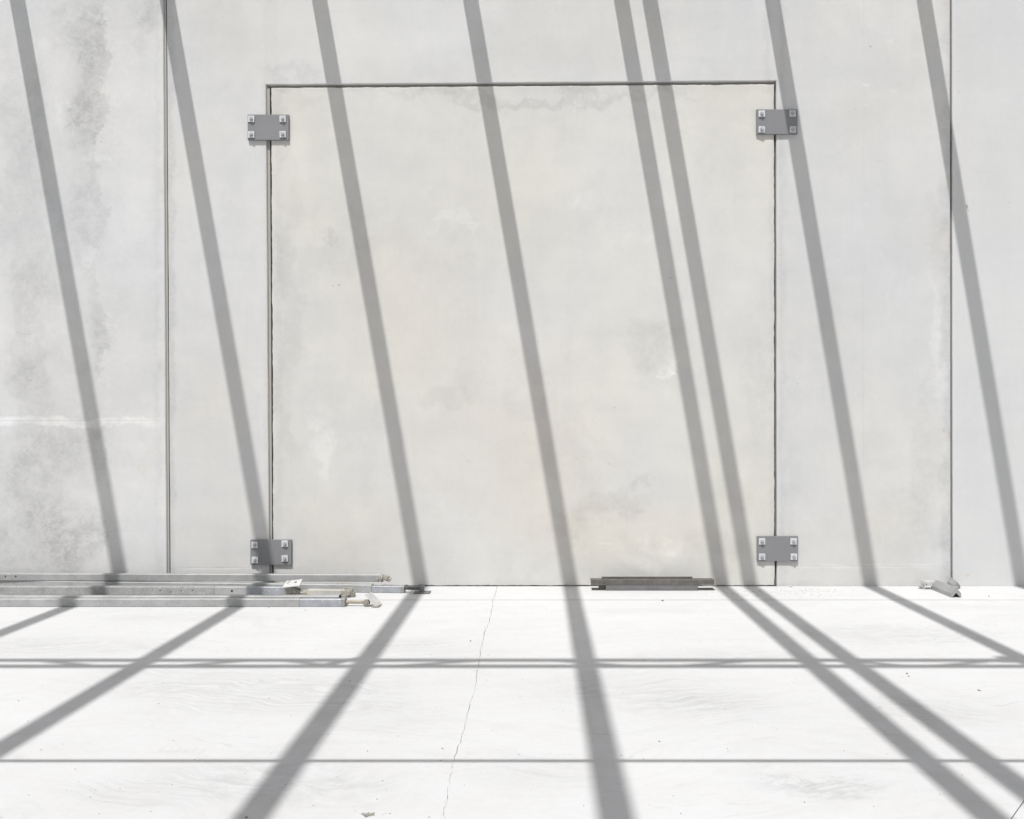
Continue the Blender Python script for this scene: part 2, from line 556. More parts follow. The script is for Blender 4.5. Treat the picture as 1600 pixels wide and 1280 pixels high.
M_mid = wall_concrete('concrete_pale', WB, WW, 0.032, 11.0, fine=0.014, spots=[(1360, 73, 2.2, 1.8, -0.35), (1336, 170, 1.3, 1.3, -0.2), (1246, 600, 1.5, 3, -0.2), (870, 14, 1.3, 1.3, -0.2), (670, 6, 1.2, 1.2, -0.2), (1353, 133, 10, 3, 0.10), (1352, 165, 7, 2, 0.07), (1395, 142, 8, 4, 0.06), (1390, 65, 9, 5, 0.06), (1352, 320, 8, 3, 0.07), (1374, 252, 12, 1.2, -0.07), (1474, 672, 4, 4, -0.12), (1354, 642, 8, 7, 0.04), (1060, 62, 4, 4, 0.06), (375, 825, 3, 6, 0.07)], blots=[
    (340, 40, 60, 60, -0.04, 0.2), (370, 310, 30, 70, -0.03, 0.4), (330, 830, 80, 50, -0.03, 0.4), (610, 70, 160, 50, 0.03, 0.1),
    (860, 75, 150, 45, -0.035, 0.2), (1390, 150, 90, 100, -0.03, 0.2), (1415, 820, 70, 110, -0.06, 0.5), (1450, 690, 34, 180, -0.07, 0.6),
    (1465, 560, 16, 180, 0.07, 0.8), (1450, 880, 40, 45, 0.05, 0.7), (1300, 560, 60, 140, -0.025, 0.2), (1470, 380, 22, 90, -0.07, 0.6),
    (1240, 700, 24, 220, -0.045, 0.5), (450, 115, 60, 14, -0.08, 0.4)],
    edges=[('x', 268, 10, -0.15, 1), ('x', 1484, 17, -0.16, -1), ('z', 914, 7, -0.07, 1), ('x', 416, 7, -0.05, -1), ('x', 1216, 5, 0.07, 1), ('x', 1222, 10, -0.08, 1)],  # pale edge right of the opening paints its sunlit chamfer into the colour
    hlines=[(885, 1222, 1500, 0.14, 0.10, 4), (887, 266, 424, 0.15, 0.09, 4)], rust=[(340, 600, 80, 260, 0.045), (1330, 800, 130, 110, 0.04), (417, 600, 6, 60, 0.14), (416, 840, 4, 30, 0.12), (1484, 680, 3, 9, 0.5), (360, 315, 5, 5, 0.18), (385, 500, 4, 40, 0.08)],
    vlines=[(1350, 0, 900, 0.045)])
M_infill = wall_concrete('concrete_infill', (0.500, 0.497, 0.488), (0.511, 0.501, 0.470), 0.036, 23.0, fine=0.014, spots=[(521, 447, 2, 2, -0.22), (530, 446, 2.4, 1.8, -0.25), (1053, 583, 5, 4, 0.10), (1057, 582, 2.5, 2.5, -0.2), (1048, 434, 6, 2.5, -0.15), (961, 638, 1.3, 1.3, -0.3), (951, 725, 1.6, 2.2, -0.2), (841, 534, 1.6, 1.6, -0.3), (594, 426, 1, 1, -0.3), (732, 721, 8, 3, -0.07), (1000, 800, 10, 4, -0.08), (705, 871, 1.2, 1.2, -0.3), (566, 597, 3, 0.8, -0.12), (724, 349, 30, 2, 0.05), (590, 140, 10, 5, 0.07), (946, 850, 20, 2, 0.06), (1035, 866, 34, 8, 0.06)], rust=[(790, 660, 260, 210, 0.09), (960, 830, 220, 70, 0.08), (560, 830, 140, 90, 0.06), (640, 480, 200, 160, 0.045)], blots=[  # small dark spot next to a pale one is its shade, painted on
    (720, 352, 60, 14, 0.081, 0.3), (700, 625, 60, 26, -0.081, 0.3), (735, 600, 30, 40, -0.054, 0.3), (500, 690, 22, 55, 0.108, 0.3),
    (1010, 540, 60, 45, -0.095, 0.6), (1050, 580, 14, 12, 0.135, 0.3), (960, 790, 60, 30, -0.108, 0.5), (1000, 745, 22, 16, -0.108, 0.5),
    (890, 815, 40, 30, -0.095, 0.5), (1040, 868, 90, 26, 0.108, 0.6), (1110, 855, 70, 34, -0.081, 0.5), (1150, 760, 50, 70, -0.068, 0.6),
    (1160, 745, 30, 50, 0.081, 0.7), (1180, 600, 36, 160, -0.068, 0.5), (450, 500, 26, 330, -0.081, 0.4), (520, 380, 12, 26, -0.135, 0.5),
    (830, 150, 330, 14, -0.121, 0.4), (460, 152, 60, 16, -0.068, 0.4), (470, 250, 40, 50, 0.041, 0.2), (900, 310, 30, 24, 0.068, 0.3),
    (520, 870, 90, 60, -0.054, 0.4), (1130, 240, 60, 70, -0.041, 0.3)],
    edges=[('x', 426, 8, 0.06, 1), ('x', 438, 7, -0.06, 1), ('x', 1207, 9, -0.09, -1), ('z', 140, 8, -0.06, -1), ('z', 911, 9, -0.05, 1)])
M_right = wall_concrete('concrete_smooth', spots=[(1511, 324, 2.6, 4.5, -0.4), (1513, 329, 2, 3, -0.2), (1498, 112, 1.4, 1.4, -0.2), (1498, 144, 1.4, 1.4, -0.25), (1545, 217, 1.2, 1.2, -0.2), (1534, 63, 1.2, 1.2, -0.2), (1517, 303, 10, 2, 0.05)], base=(0.500, 0.504, 0.508), warm=(0.500, 0.500, 0.497), cloud=0.018, seed=31.0, fine=0.013, blots=[
    (1560, 60, 60, 80, -0.03, 0.3), (1540, 160, 60, 40, 0.02, 0.2)], edges=[('x', 1491, 6, 0.04, 1)], rust=[(1512, 900, 5, 3, 0.5), (1496, 852, 3, 6, 0.15)])
M_floor = floor_concrete('floor_concrete', (0.498, 0.502, 0.510))
M_soil = plain('joint_shadow_soil', (0.16, 0.155, 0.145), 0.95)
M_foam = plain('backer_foam', (0.10, 0.098, 0.094), 0.95)
M_seal = plain('joint_sealant', (0.32, 0.31, 0.285), 0.8)
M_plate = paint('grey_primer', (0.185, 0.187, 0.195), 0.03, 0.5, 0.0, scale=4, spec=0.35)
M_zinc = paint('zinc_bolt', (0.53, 0.54, 0.56), 0.06, 0.45, 0.1, (0.45, 0.45, 0.45), 0.3, 14)
M_bolt = paint('dull_bolt', (0.36, 0.365, 0.38), 0.08, 0.5, 0.2, (0.28, 0.27, 0.26), 0.4, 20)
M_alu = paint('galvanised_tube', (0.34, 0.345, 0.345), 0.09, 0.42, 0.3, (0.25, 0.25, 0.235), 0.45, 5, speck=0.2)
M_alu2 = paint('galvanised_worn', (0.28, 0.285, 0.28), 0.12, 0.5, 0.25, (0.19, 0.19, 0.175), 0.5, 7, speck=0.4)
M_blue = paint('bluish_inner_tube', (0.29, 0.302, 0.33), 0.10, 0.42, 0.3, (0.40, 0.41, 0.42), 0.6, 9, speck=0.5)
M_cream = paint('cream_tube', (0.38, 0.372, 0.345), 0.09, 0.6, 0.05, (0.36, 0.34, 0.29), 0.5, 8)
M_rust = paint('dusty_rust', (0.33, 0.285, 0.22), 0.2, 0.75, 0.1, (0.52, 0.50, 0.47), 0.6, 20)
M_castt = paint('cast_fitting', (0.30, 0.285, 0.255), 0.22, 0.65, 0.15, (0.34, 0.29, 0.22), 0.6, 24)
M_white = paint('pale_shoe_plate', (0.47, 0.47, 0.465), 0.08, 0.5, 0.1, (0.33, 0.32, 0.30), 0.4, 14)
M_dark = plain('pin_hole_dark', (0.02, 0.02, 0.02), 0.9)
M_steel = paint('dark_weathered_steel', (0.098, 0.093, 0.088), 0.16, 0.55, 0.15, (0.19, 0.155, 0.13), 0.5, 9)
M_steel2 = paint('mauve_grey_steel', (0.150, 0.145, 0.150), 0.12, 0.55, 0.1, (0.12, 0.115, 0.11), 0.5, 9)
M_beam = paint('primed_roof_steel', (0.22, 0.22, 0.22), 0.05, 0.6, 0.0)
M_crumb = paint('crumb_mortar', (0.22, 0.21, 0.19), 0.3, 0.9, 0.0, (0.12, 0.11, 0.10), 0.7, 30)
M_chalk = paint('chalky_mortar', (0.58, 0.58, 0.57), 0.1, 0.9, 0.0, (0.36, 0.355, 0.345), 0.5, 30)

# ------------------------------------------------------------------ floor
FX0, FX1, FY0 = -45.0, 45.0, -90.0
floor = thing('floor', (0, 0, 0), 'pale sunlit concrete floor crossed by roof beam shadows', None, None, 'structure')
bm = bmesh.new()
add_box(bm, (0, (FY0 + 8) / 2, -0.25), (FX1 - FX0 + 2, 8 - FY0, 0.36))
part('subgrade', bm, M_soil, floor)
top3 = lambda u, v, k: Vector((u, v, -k))
# crack down the middle of the floor, as in the photograph
crack_px = [(777, 917.5), (775, 926), (771, 937), (768, 955), (764, 972), (757, 990), (755, 1000), (751, 1020), (749, 1034),
            (745, 1052), (741, 1082), (736, 1095), (731, 1112), (726, 1135), (722, 1148), (716, 1166), (709, 1192), (704, 1216),
            (699, 1240), (694, 1268), (692, 1290), (687, 1330), (676, 1400)]
crack = []
for i in range(len(crack_px) - 1):
    a, b2 = P(*crack_px[i]), P(*crack_px[i + 1])
    n = 5
    for j in range(n):
        q = a + (b2 - a) * (j / n)
        crack.append(Vector((q.x + random.uniform(-0.0045, 0.0045), q.y)))
crack.append(Vector(P(*crack_px[-1])[:2]))
J1 = P(0, 937.5).y       # saw cut near the wall
J2 = P(0, 1148).y        # faint construction joint


def strip(y_hi, y_lo, gap_hi, gap_lo, cut=None):
    """two slabs between two joints, parted by the crack"""
    pts = [c for c in crack if y_lo - gap_lo < c.y < y_hi + gap_hi]
    def xat(y):
        for a, b3 in zip(crack, crack[1:]):
            if a.y >= y >= b3.y:
                return a.x + (b3.x - a.x) * (a.y - y) / max(1e-6, a.y - b3.y)
        return crack[-1].x if y < crack[-1].y else crack[0].x
    yh, yl = y_hi - gap_hi, y_lo + gap_lo
    line = [Vector((xat(yh), yh))] + [c for c in pts if yl + 1e-3 < c.y < yh - 1e-3] + [Vector((xat(yl), yl))]
    wd = [random.choice((0.0002, 0.0003, 0.0006, 0.0010, 0.0013)) * min(1.15, 0.6 + 0.2 * (CAM_D + c.y - 2.4)) for c in line]
    lft = [Vector((c.x - g, c.y)) for c, g in zip(line, wd)]
    rgt = [Vector((c.x + g, c.y)) for c, g in zip(line, wd)]
    left = [Vector((FX0, yl))] + lft[::-1] + [Vector((FX0, yh))]
    right = [Vector((FX1, yh))] + rgt + [Vector((FX1, yl))]
    right = right[::-1]
    right = [Vector((FX1, yl)), Vector((FX1, yh))] + rgt
    outl = [left, right]
    if cut:
        g = 0.0022
        c1 = [Vector((x, y)) for x, y in cut]
        c2 = [Vector((x + 0.075, y)) for x, y in cut]
        sh = lambda c, d: [Vector((q.x + d, q.y)) for q in c]
        outl = [left, sh(c1, -g)[::-1] + rgt, sh(c1, g) + sh(c2, -g)[::-1], sh(c2, g) + [Vector((FX1, yl)), Vector((FX1, yh))]]
    for o in outl:
        area = sum(o[i].x * o[(i + 1) % len(o)].y - o[(i + 1) % len(o)].x * o[i].y for i in range(len(o)))
        if area < 0: o.reverse()
        part('floor_slab', slab_mesh(o, 0.06, 0.0005, top3), M_floor, floor)


strip(-0.003, J1, 0.0, 0.009)
strip(J1, J2, 0.009, 0.0008)
q1, q2 = P(1579.5, 1280), P(1600, 1251)
k_ = (q2.x - q1.x) / (q2.y - q1.y)
strip(J2, -12.0, 0.0008, 0.001, [(q1.x + k_ * (J2 - 0.0008 - q1.y), J2 - 0.0008), (q1.x, q1.y), (q1.x - k_ * 0.8, q1.y - 0.8), (q1.x - k_ * 0.8, -11.999)])
part('floor_slab', slab_mesh([Vector((FX0, FY0)), Vector((FX1, FY0)), Vector((FX1, -12.003)), Vector((FX0, -12.003))], 0.06, 0.0008, top3), M_floor, floor)

# ------------------------------------------------------------------ wall
TOP = 6.2
wall = thing('concrete_wall', (0, 0, 0), 'pale grey precast concrete wall with a square infilled opening and slanted shadows', 'wall')
wz3 = lambda u, v, k: Vector((u, k, v))


def zx(*pp):
    return [Vector((X(a), Z(c) if c is not None else TOP)) for a, c in pp]


def lean(x0, y0, x1, y1):
    """x on the line through two pixels, at the wall's top"""
    return x0 + (x1 - x0) * ((916 - TOP * 200) - y0) / (y1 - y0)


lj = lean(258.0, 0, 263.5, 893)        # centre of the left joint
lt, lb = lj, 258 + (263.5 - 258) * 916 / 893
rt, rb = lean(1486.3, 0, 1487.6, 916), 1487.6
HG = 2.1   # half of the joint's clear width in px
part('wall_panel', slab_mesh(zx((-963, 922), (lb - 2.8, 922), (lt - 2.8, None), (-963, None)), 0.2, 0.006, wz3, 0.0007, 0.07, 0.001), M_left, wall)['label'] = 'blotchy grey concrete panel at the left with a white horizontal seam'
# opening: outer outline of the joint round the infill
OL0, OL1, OR0, OR1 = 415.6, 421.2, 1213.0, 1213.8
OT0, OT1 = 132.6, 126.4
part('wall_panel', slab_mesh(zx((lb + 2.4, 922), (OL1, 922), (OL0, OT0), (OR0, OT1), (OR1, 922), (rb - 1.6, 922), (rt - 1.6, None), (lt + 2.2, None)),
                             0.2, 0.006, wz3, 0.0007, 0.07, 0.001), M_mid, wall)['label'] = 'middle concrete panel surrounding the infilled opening'
part('wall_panel', slab_mesh(zx((rb + 1.4, 922), (2712, 922), (2712, None), (rt + 1.4, None)), 0.2, 0.005, wz3, 0.0005, 0.07, 0.001), M_right, wall)['label'] = 'smooth light concrete panel at the right edge'
part('infill_panel', slab_mesh(zx((427.2, 915.1), (1210.2, 915.1), (1209.6, 131.8), (423.8, 137.6)), 0.2, 0.004, wz3, 0.0020, 0.022, 0.0032), M_infill, wall)['label'] = 'large square concrete infill panel held by four grey plates'


def filler(pts, d0, mat=M_foam):
    bm = bmesh.new()
    a = [bm.verts.new((X(x), d0, Z(y) if y is not None else TOP - 0.01)) for x, y in pts]
    c = [bm.verts.new((X(x), d0 + 0.04, Z(y) if y is not None else TOP - 0.01)) for x, y in pts]
    n = len(pts)
    for i in range(n):
        bm.faces.new((a[i], a[(i + 1) % n], c[(i + 1) % n], c[i]))
    bm.faces.new(a)
    bm.faces.new(c[::-1])
    part('joint_filler', bm, mat, wall)


filler([(lb - 3.2, 915.5), (lb + 2.8, 915.5), (lt + 2.8, None), (lt - 3.2, None)], 0.070)
filler([(lb - 3.0, 915.5), (lb + 0.5, 915.5), (lt + 0.5, None), (lt - 3.0, None)], 0.012, M_seal)
filler([(rb - 2.2, 915.5), (rb + 2.0, 915.5), (rt + 2.0, None), (rt - 2.2, None)], 0.060)
filler([(OL1 - 0.6, 915), (427.8, 915), (424.4, 140), (OL0 - 0.6, 140)], 0.080)
filler([(OL1 - 0.5, 915), (424.6, 915), (420.4, 137), (OL0 - 0.5, 133)], 0.016, M_seal)  # added strip; its grey stands in for the opening's shaded side face
filler([(1209.4, 915), (OR1 + 0.6, 915), (OR0 + 0.6, 134), (1209.0, 134)], 0.050)
filler([(OL0 - 0.6, 139.5), (OR0 + 0.6, 133.5), (OR0 + 0.6, OT1 - 0.6), (OL0 - 0.6, OT0 - 0.6)], 0.045, M_seal)
filler([(429, 915.6), (1209, 915.6), (1209, 913.0), (429, 913.0)], 0.012)

# ------------------------------------------------------------------ roof steel overhead (above the frame; casts the shadows)
HR = 5.4
slope = 0.1705
fw, fd, ft, wt = 0.088, 0.19, 0.011, 0.008
ibeam = [(-fw / 2, 0), (fw / 2, 0), (fw / 2, ft), (wt / 2, ft), (wt / 2, fd - ft), (fw / 2, fd - ft), (fw / 2, fd), (-fw / 2, fd),
         (-fw / 2, fd - ft), (-wt / 2, fd - ft), (-wt / 2, ft), (-fw / 2, ft)]
PUR = [(-365, 'second beam beyond the left edge of the wall'), (-130, 'first beam beyond the left edge of the wall'),
       (106.5, 'whose shadow crosses the blotchy left panel'), (340.5, 'whose shadow starts on the left wall joint'),
       (577.5, 'whose shadow falls on the left half of the infill panel'), (814.5, 'whose shadow falls on the middle of the infill panel'),
       (1049.0, 'whose shadow is the left one of the close pair'), (1094.0, 'whose shadow is the right one of the close pair'),
       (1285.5, 'whose shadow crosses right of the infill panel'), (1521.5, 'whose shadow crosses the right wall joint'),
       (1757, 'first beam beyond the right edge of the wall'), (1993, 'second beam beyond the right edge of the wall')]
zc = HR + fd / 2
# beams turned and shifted to steer their shadows: small turn (radians) and shift (px)
YAW = {106.5: (0.014, -2.5), 340.5: (0.0095, -2.0), 577.5: (0.004, -0.5), 814.5: (0, -1.0), 1049.0: (0.001, 0), 1094.0: (0.001, -0.5), 1285.5: (-0.005, 0), 1521.5: (-0.006, 1)}
first = None
for pxm, lab in PUR:
    xw = X(pxm) - (zc - Z(458)) * slope
    if first is None:
        r = thing('roof_beam', (xw, -0.01, HR))
        bm = bmesh.new()
        extrude(bm, ibeam, (xw, -0.01, HR), (xw, -14.0, HR))
        o = part('beam_section', bm, M_beam, r)
        bm = bmesh.new()
        add_box(bm, (xw, -0.008, HR + fd / 2), (0.16, 0.012, 0.26))
        o2 = part('end_plate', bm, M_beam, r)
        first = (r, o, o2)
    else:
        r = first[0].copy()
        COL.objects.link(r)
        r.location = (xw, -0.01, HR)
        clone(first[1], first[1].location, r)
        clone(first[2], first[2].location, r)
    r.rotation_euler = (0, 0, YAW.get(pxm, (0, 0))[0])
    r.location.x += YAW.get(pxm, (0, 0))[1] / 200
    tag(r, ('steel roof beam overhead ' if lab.startswith('whose') else 'steel roof beam overhead, ') + lab, 'roof beam', 'roof beams overhead that cast the slanted shadows')

# lattice girder below the beams, parallel to the wall
kx = 0.526
y_hi, y_lo = P(0, 1031.8).y, P(0, 1041.2).y
zt = HR - 0.05
yg = y_hi - zt * kx
hgt_g = (y_hi - y_lo) / kx
zb = zt - hgt_g
gird = thing('lattice_girder', (0, yg, zb - 0.03), 'slim overhead lattice girder whose zigzag shadow runs across the floor', 'girder')
for nm, z in (('top_chord', zt), ('bottom_chord', zb)):
    bm = bmesh.new()
    add_box(bm, (0, yg, z), (17, 0.046, 0.046))
    part(nm, bm, M_beam, gird)


def gx(px, z):
    """girder x for a floor shadow seen at that column on the shadow's line"""
    d = CAM_D + yg + z * kx
    return (px - 843) * d / (CAM_D * 200) - z * slope


zig = [(-330, 1), (-215, 0), (-160, 0), (20, 1), (50, 1), (160, 0), (262, 0), (405, 1), (432, 1), (535, 0), (600, 0), (770, 1), (850, 1), (1000, 0), (1050, 0),
       (1195, 1), (1310, 1), (1428, 0), (1450, 0), (1570, 1), (1640, 1), (1760, 0), (1800, 0), (1950, 1)]
for a, c in zip(zig, zig[1:]):
    if a[1] == c[1]: continue
    za, zb2 = (zt if a[1] else zb), (zt if c[1] else zb)
    bm = bmesh.new()
    cyl(bm, (gx(a[0], za), yg, za), (gx(c[0], zb2), yg, zb2), 0.018, 8)
    part('diagonal_rod', bm, M_beam, gird)
for pxg, w_, dz in ((1585, 0.16, 0.24),):
    bm = bmesh.new()
    x = gx(pxg, zt)
    add_box(bm, (x, yg + 0.03, zt - 0.02), (w_, 0.012, dz))
    part('gusset_plate', bm, M_beam, gird)
bm = bmesh.new()
cyl(bm, (gx(564, zt), yg, zt + 0.15), (gx(497, zb), yg, zb), 0.03, 8)
part('knee_strut', bm, M_beam, gird)

# lifeline tube closer to the floor, still above the frame
yl_ = P(0, 1189).y
zl = 2.62
lf = thing('guard_tube', (0, yl_ - zl * kx, 0), 'thin horizontal guard tube whose straight shadow crosses the foreground floor', 'tube')
bm = bmesh.new()
cyl(bm, (-9, yl_ - zl * kx, zl), (9, yl_ - zl * kx, zl), 0.0125, 10)
part('tube', bm, M_beam, lf)
for sx_ in (-9, 9):
    bm = bmesh.new()
    cyl(bm, (sx_, yl_ - zl * kx, 0.001), (sx_, yl_ - zl * kx, zl + 0.05), 0.03, 10)
    add_box(bm, (sx_, yl_ - zl * kx, 0.008), (0.3, 0.3, 0.012))
    part('post', bm, M_beam, lf)
# main beam and columns that carry the far ends of the roof beams
mb = thing('portal_frame', (0, -14.2, 0), 'steel portal frame behind the camera carrying the roof beams', 'frame')
bm = bmesh.new()
extrude(bm, [(s * 2.2, u * 1.9 - 0.365) for s, u in ibeam], (-10, -14.2, HR), (10, -14.2, HR))
part('crossbeam', bm, M_beam, mb)
for sx_ in (-9.5, 9.5):
    bm = bmesh.new()
    extrude(bm, [(s * 2.2, u * 1.6) for s, u in ibeam], (sx_, -14.2, 0.0), (sx_, -14.2, HR - 0.37), up=(0, 1, 0))
    part('column', bm, M_beam, mb)

# ------------------------------------------------------------------ connection plates
PT = 0.020
PL = [(419.0, 198.8, 64, 39.5, 'grey steel plate bolted over the top left corner joint of the infill', 0),
      (1214.0, 190.3, 64, 38.5, 'grey steel plate at the top right of the infill, half in shadow', 0),
      (423.2, 863.0, 64, 39.0, 'grey steel plate above the stacked props at bottom left of the infill', 0),
      (1215.0, 857.5, 64, 39.0, 'grey steel plate at the bottom right of the infill, fully sunlit', 0)]
wm = bm_ = None
proto = {}


def hexbolt(r, h):
    bm = bmesh.new()
    extrude(bm, [(r * math.cos(math.radians(60 * k + 10)), r * math.sin(math.radians(60 * k + 10))) for k in range(6)], (0, 0, 0), (0, -h * 0.55, 0))
    extrude(bm, circ(r * 0.62, 10), (0, -h * 0.55, 0), (0, -h, 0))
    return bm


for k, (cx, cy, wpx, hpx, lab, rot) in enumerate(PL):
    c = Q(cx, cy, -PT)
    c.y = -0.0005
    t = thing('connection_plate', c, lab, 'steel plate', 'steel plates bolted across the infill joints')
    bm = bmesh.new()
    add_box(bm, (c.x, -0.0005 - PT / 2, c.z), (wpx / 200, PT, hpx / 200), bevel=0.0016)
    part('plate', bm, M_plate, t)
    offs = {0: [(-26, 12.5), (23, 12.5), (-26, -12), (23, -11.5)], 1: [(-24, 12), (24, 12.5), (-24, -12.5), (24.5, -12.5)],
            2: [(-25, 11.5), (22, 13.5), (-24.5, -12), (22, -9.5)], 3: [(-24.5, 11.5), (24.5, 11.5), (-24.5, -12.5), (25, -12.5)]}[k]
    for i, (ox, oz) in enumerate(offs):
        loc = Vector((ox / 200, -PT - 0.0002, oz / 200))
        if not proto:
            bm = bmesh.new()
            add_box(bm, (0, -0.004, 0), (0.049, 0.008, 0.049), bevel=0.001)
            ws = part('washer', bm, M_zinc)
            hb = part('bolt', hexbolt(0.0150, 0.014), M_bolt)
            proto = {'w': ws, 'b': hb}
            ws.parent = t
            ws.location = loc
            hb.parent = ws
            hb.location = (0, -0.008, 0)
            wo_, bo_ = ws, hb
        else:
            wo_ = clone(proto['w'], loc, t)
            bo_ = clone(proto['b'], (0, -0.008, 0), wo_)
        wo_.rotation_euler = (0, math.radians(random.uniform(-3, 3)), 0)
        bo_.rotation_euler = (0, math.radians(random.uniform(0, 60)), 0)

# ------------------------------------------------------------------ props lying at the left
TW = 0.060


def tube_between(name, a, b, w_, h_, mat, parent, r=0.006):
    bm = bmesh.new()
    extrude(bm, rsq(w_, h_, r), a, b)
    return part(name, bm, mat, parent, False)


def holes(parent, a, b, w_, h_, dists, r=0.006):
    """pin holes on the camera side of a tube: dark discs 1 mm proud stand for the shaded holes"""
    a, b = Vector(a), Vector(b)
    R = frame(b - a)
    L = (b - a).length
    for s, dz in dists:
        c = a + (b - a) * s + R @ Vector((0, -w_ / 2 if R.col[1].y > 0 else w_ / 2, h_ * 0.5 + dz))
        bm = bmesh.new()
        cyl(bm, c, c + Vector((0, -0.001, 0)), r, 10)
        part('pin_hole', bm, M_dark, parent)


def along(a, b, px, y_ref=None):
    """parameter on a..b where the photograph column px is met"""
    lo, hi = 0.0, 1.0
    for _ in range(40):
        m = (lo + hi) / 2
        q = Vector(a) + (Vector(b) - Vector(a)) * m
        if q.x * CAM_D * 200 / (q.y + CAM_D) + 843 < px: lo = m
        else: hi = m
    return (lo + hi) / 2


def onl(a, b, px):
    a, b = Vector(a), Vector(b)
    return a + (b - a) * along(a, b, px)


GRP = 'tubular wall props lying at the foot of the wall'
LX = -900   # left ends, in photograph columns, far outside the frame

# P6, front prop ------------------------------------------------
A = P(0, 948.6) + Vector((0, TW * 0.5, 0)); B = P(540, 948.6) + Vector((0, TW * 0.5, 0))
A = A + (A - B) * 0.9
A.y, B.y = A.y, B.y
B = A + (B - A) * 1.15
t6 = thing('wall_prop', onl(A, B, 250), 'front galvanised prop with bluish end sleeve and rusty threaded rod', 'prop', GRP)
o = tube_between('outer_tube', A, onl(A, B, 469), TW, 0.055, M_alu, t6)
tube_between('inner_tube', onl(A, B, 469.3) , onl(A, B, 534), TW - 0.004, 0.053, M_blue, t6)
tube_between('end_collar', onl(A, B, 534.2), onl(A, B, 540), TW + 0.003, 0.056, M_alu2, t6)
ra, rb_ = onl(A, B, 540.3) + Vector((0, 0, 0.029)), onl(A, B, 571) + Vector((0, 0, 0.027))
bm = bmesh.new(); threaded(bm, ra, rb_, 0.012); part('threaded_rod', bm, M_rust, t6)
bm = bmesh.new()
e = onl(A, B, 573)
add_box(bm, e + Vector((0.0, 0.022, 0.026)), (0.04, 0.008, 0.034), bevel=0.002)
add_box(bm, e + Vector((0.0, -0.022, 0.026)), (0.04, 0.008, 0.034), bevel=0.002)
cyl(bm, e + Vector((0.004, 0.034, 0.026)), e + Vector((0.004, -0.034, 0.026)), 0.008)
part('clevis', bm, M_castt, t6)
bm = bmesh.new()
Rm = Matrix.Rotation(math.radians(-20), 3, 'Z') @ Matrix.Rotation(math.radians(43), 3, 'Y')
add_box(bm, e + Vector((0.046, 0, 0.047)), (0.115, 0.095, 0.006), Rm, 0.0015)
part('shoe_plate', bm, M_white, t6)
bm = bmesh.new()
add_box(bm, e + Vector((0.070, -0.03, 0.008)), (0.050, 0.045, 0.012), Matrix.Rotation(math.radians(-15), 3, 'Z'), 0.002)
part('shoe_lip', bm, M_castt, t6)

# P4, behind it -------------------------------------------------
A = Q(0, 933, -0.735); A.z = 0.0
B = Q(531, 933, -0.715); B.z = 0.0
A = A + (A - B) * 0.9
t4 = thing('wall_prop', onl(A, B, 250), 'prop lying close behind the front one with an open rusty fork end', 'prop', GRP)
tube_between('outer_tube', A, B, TW, 0.062, M_alu, t4)
holes(t4, A, B, TW, 0.062, [(along(A, B, 424), 0.012), (along(A, B, 442), 0.012), (along(A, B, 494), 0.012)], 0.005)
bm = bmesh.new()
extrude(bm, rsq(TW + 0.004, 0.064, 0.006), onl(A, B, 530.9), onl(A, B, 530.9) + Vector((0.008, 0, 0)))
part('end_collar', bm, M_dark, t4)
bm = bmesh.new()
e = Vector(B) + Vector((0.028, 0, 0.045))
add_box(bm, e + Vector((0, 0.024, 0.006)), (0.036, 0.010, 0.075), bevel=0.003)
add_box(bm, e + Vector((0.004, -0.02, -0.008)), (0.036, 0.010, 0.06), bevel=0.003)
cyl(bm, e + Vector((0.004, 0.04, 0.0)), e + Vector((0.004, -0.036, 0.0)), 0.010)
part('fork', bm, M_castt, t4)

# P3 ------------------------------------------------------------
A = Q(0, 922, -0.366 + 0.03); A.z = 0.0
B = Q(478, 922, -0.372 + 0.03); B.z = 0.0
A = A + (A - B) * 0.9
t3 = thing('wall_prop', onl(A, B, 250), 'worn prop in the middle of the row ending in a slotted white shoe plate', 'prop', GRP)
tube_between('outer_tube', A, onl(A, B, 337), TW, 0.060, M_alu2, t3)
tube_between('sleeve', onl(A, B, 337.3), onl(A, B, 388), TW - 0.002, 0.059, M_alu, t3)
tube_between('inner_tube', onl(A, B, 388.2), onl(A, B, 446), TW - 0.006, 0.057, M_blue, t3)
holes(t3, A, B, TW, 0.060, [(along(A, B, 253), 0.004), (along(A, B, 270), -0.008), (along(A, B, 286), 0.003), (along(A, B, 303), 0.003)], 0.0045)
holes(t3, A, B, TW, 0.060, [(along(A, B, 364.5), 0.0)], 0.008)
bm = bmesh.new()
e = onl(A, B, 456)
add_box(bm, e + Vector((-0.022, 0, 0.026)), (0.05, 0.05, 0.05), bevel=0.004)
add_box(bm, e + Vector((0.03, 0.018, 0.026)), (0.06, 0.010, 0.045), Matrix.Rotation(0.3, 3, 'Y'), 0.003)
add_box(bm, e + Vector((0.03, -0.018, 0.022)), (0.06, 0.010, 0.04), Matrix.Rotation(0.5, 3, 'Y'), 0.003)
cyl(bm, e + Vector((0.03, 0.03, 0.024)), e + Vector((0.03, -0.034, 0.024)), 0.011)
part('fork', bm, M_castt, t3)
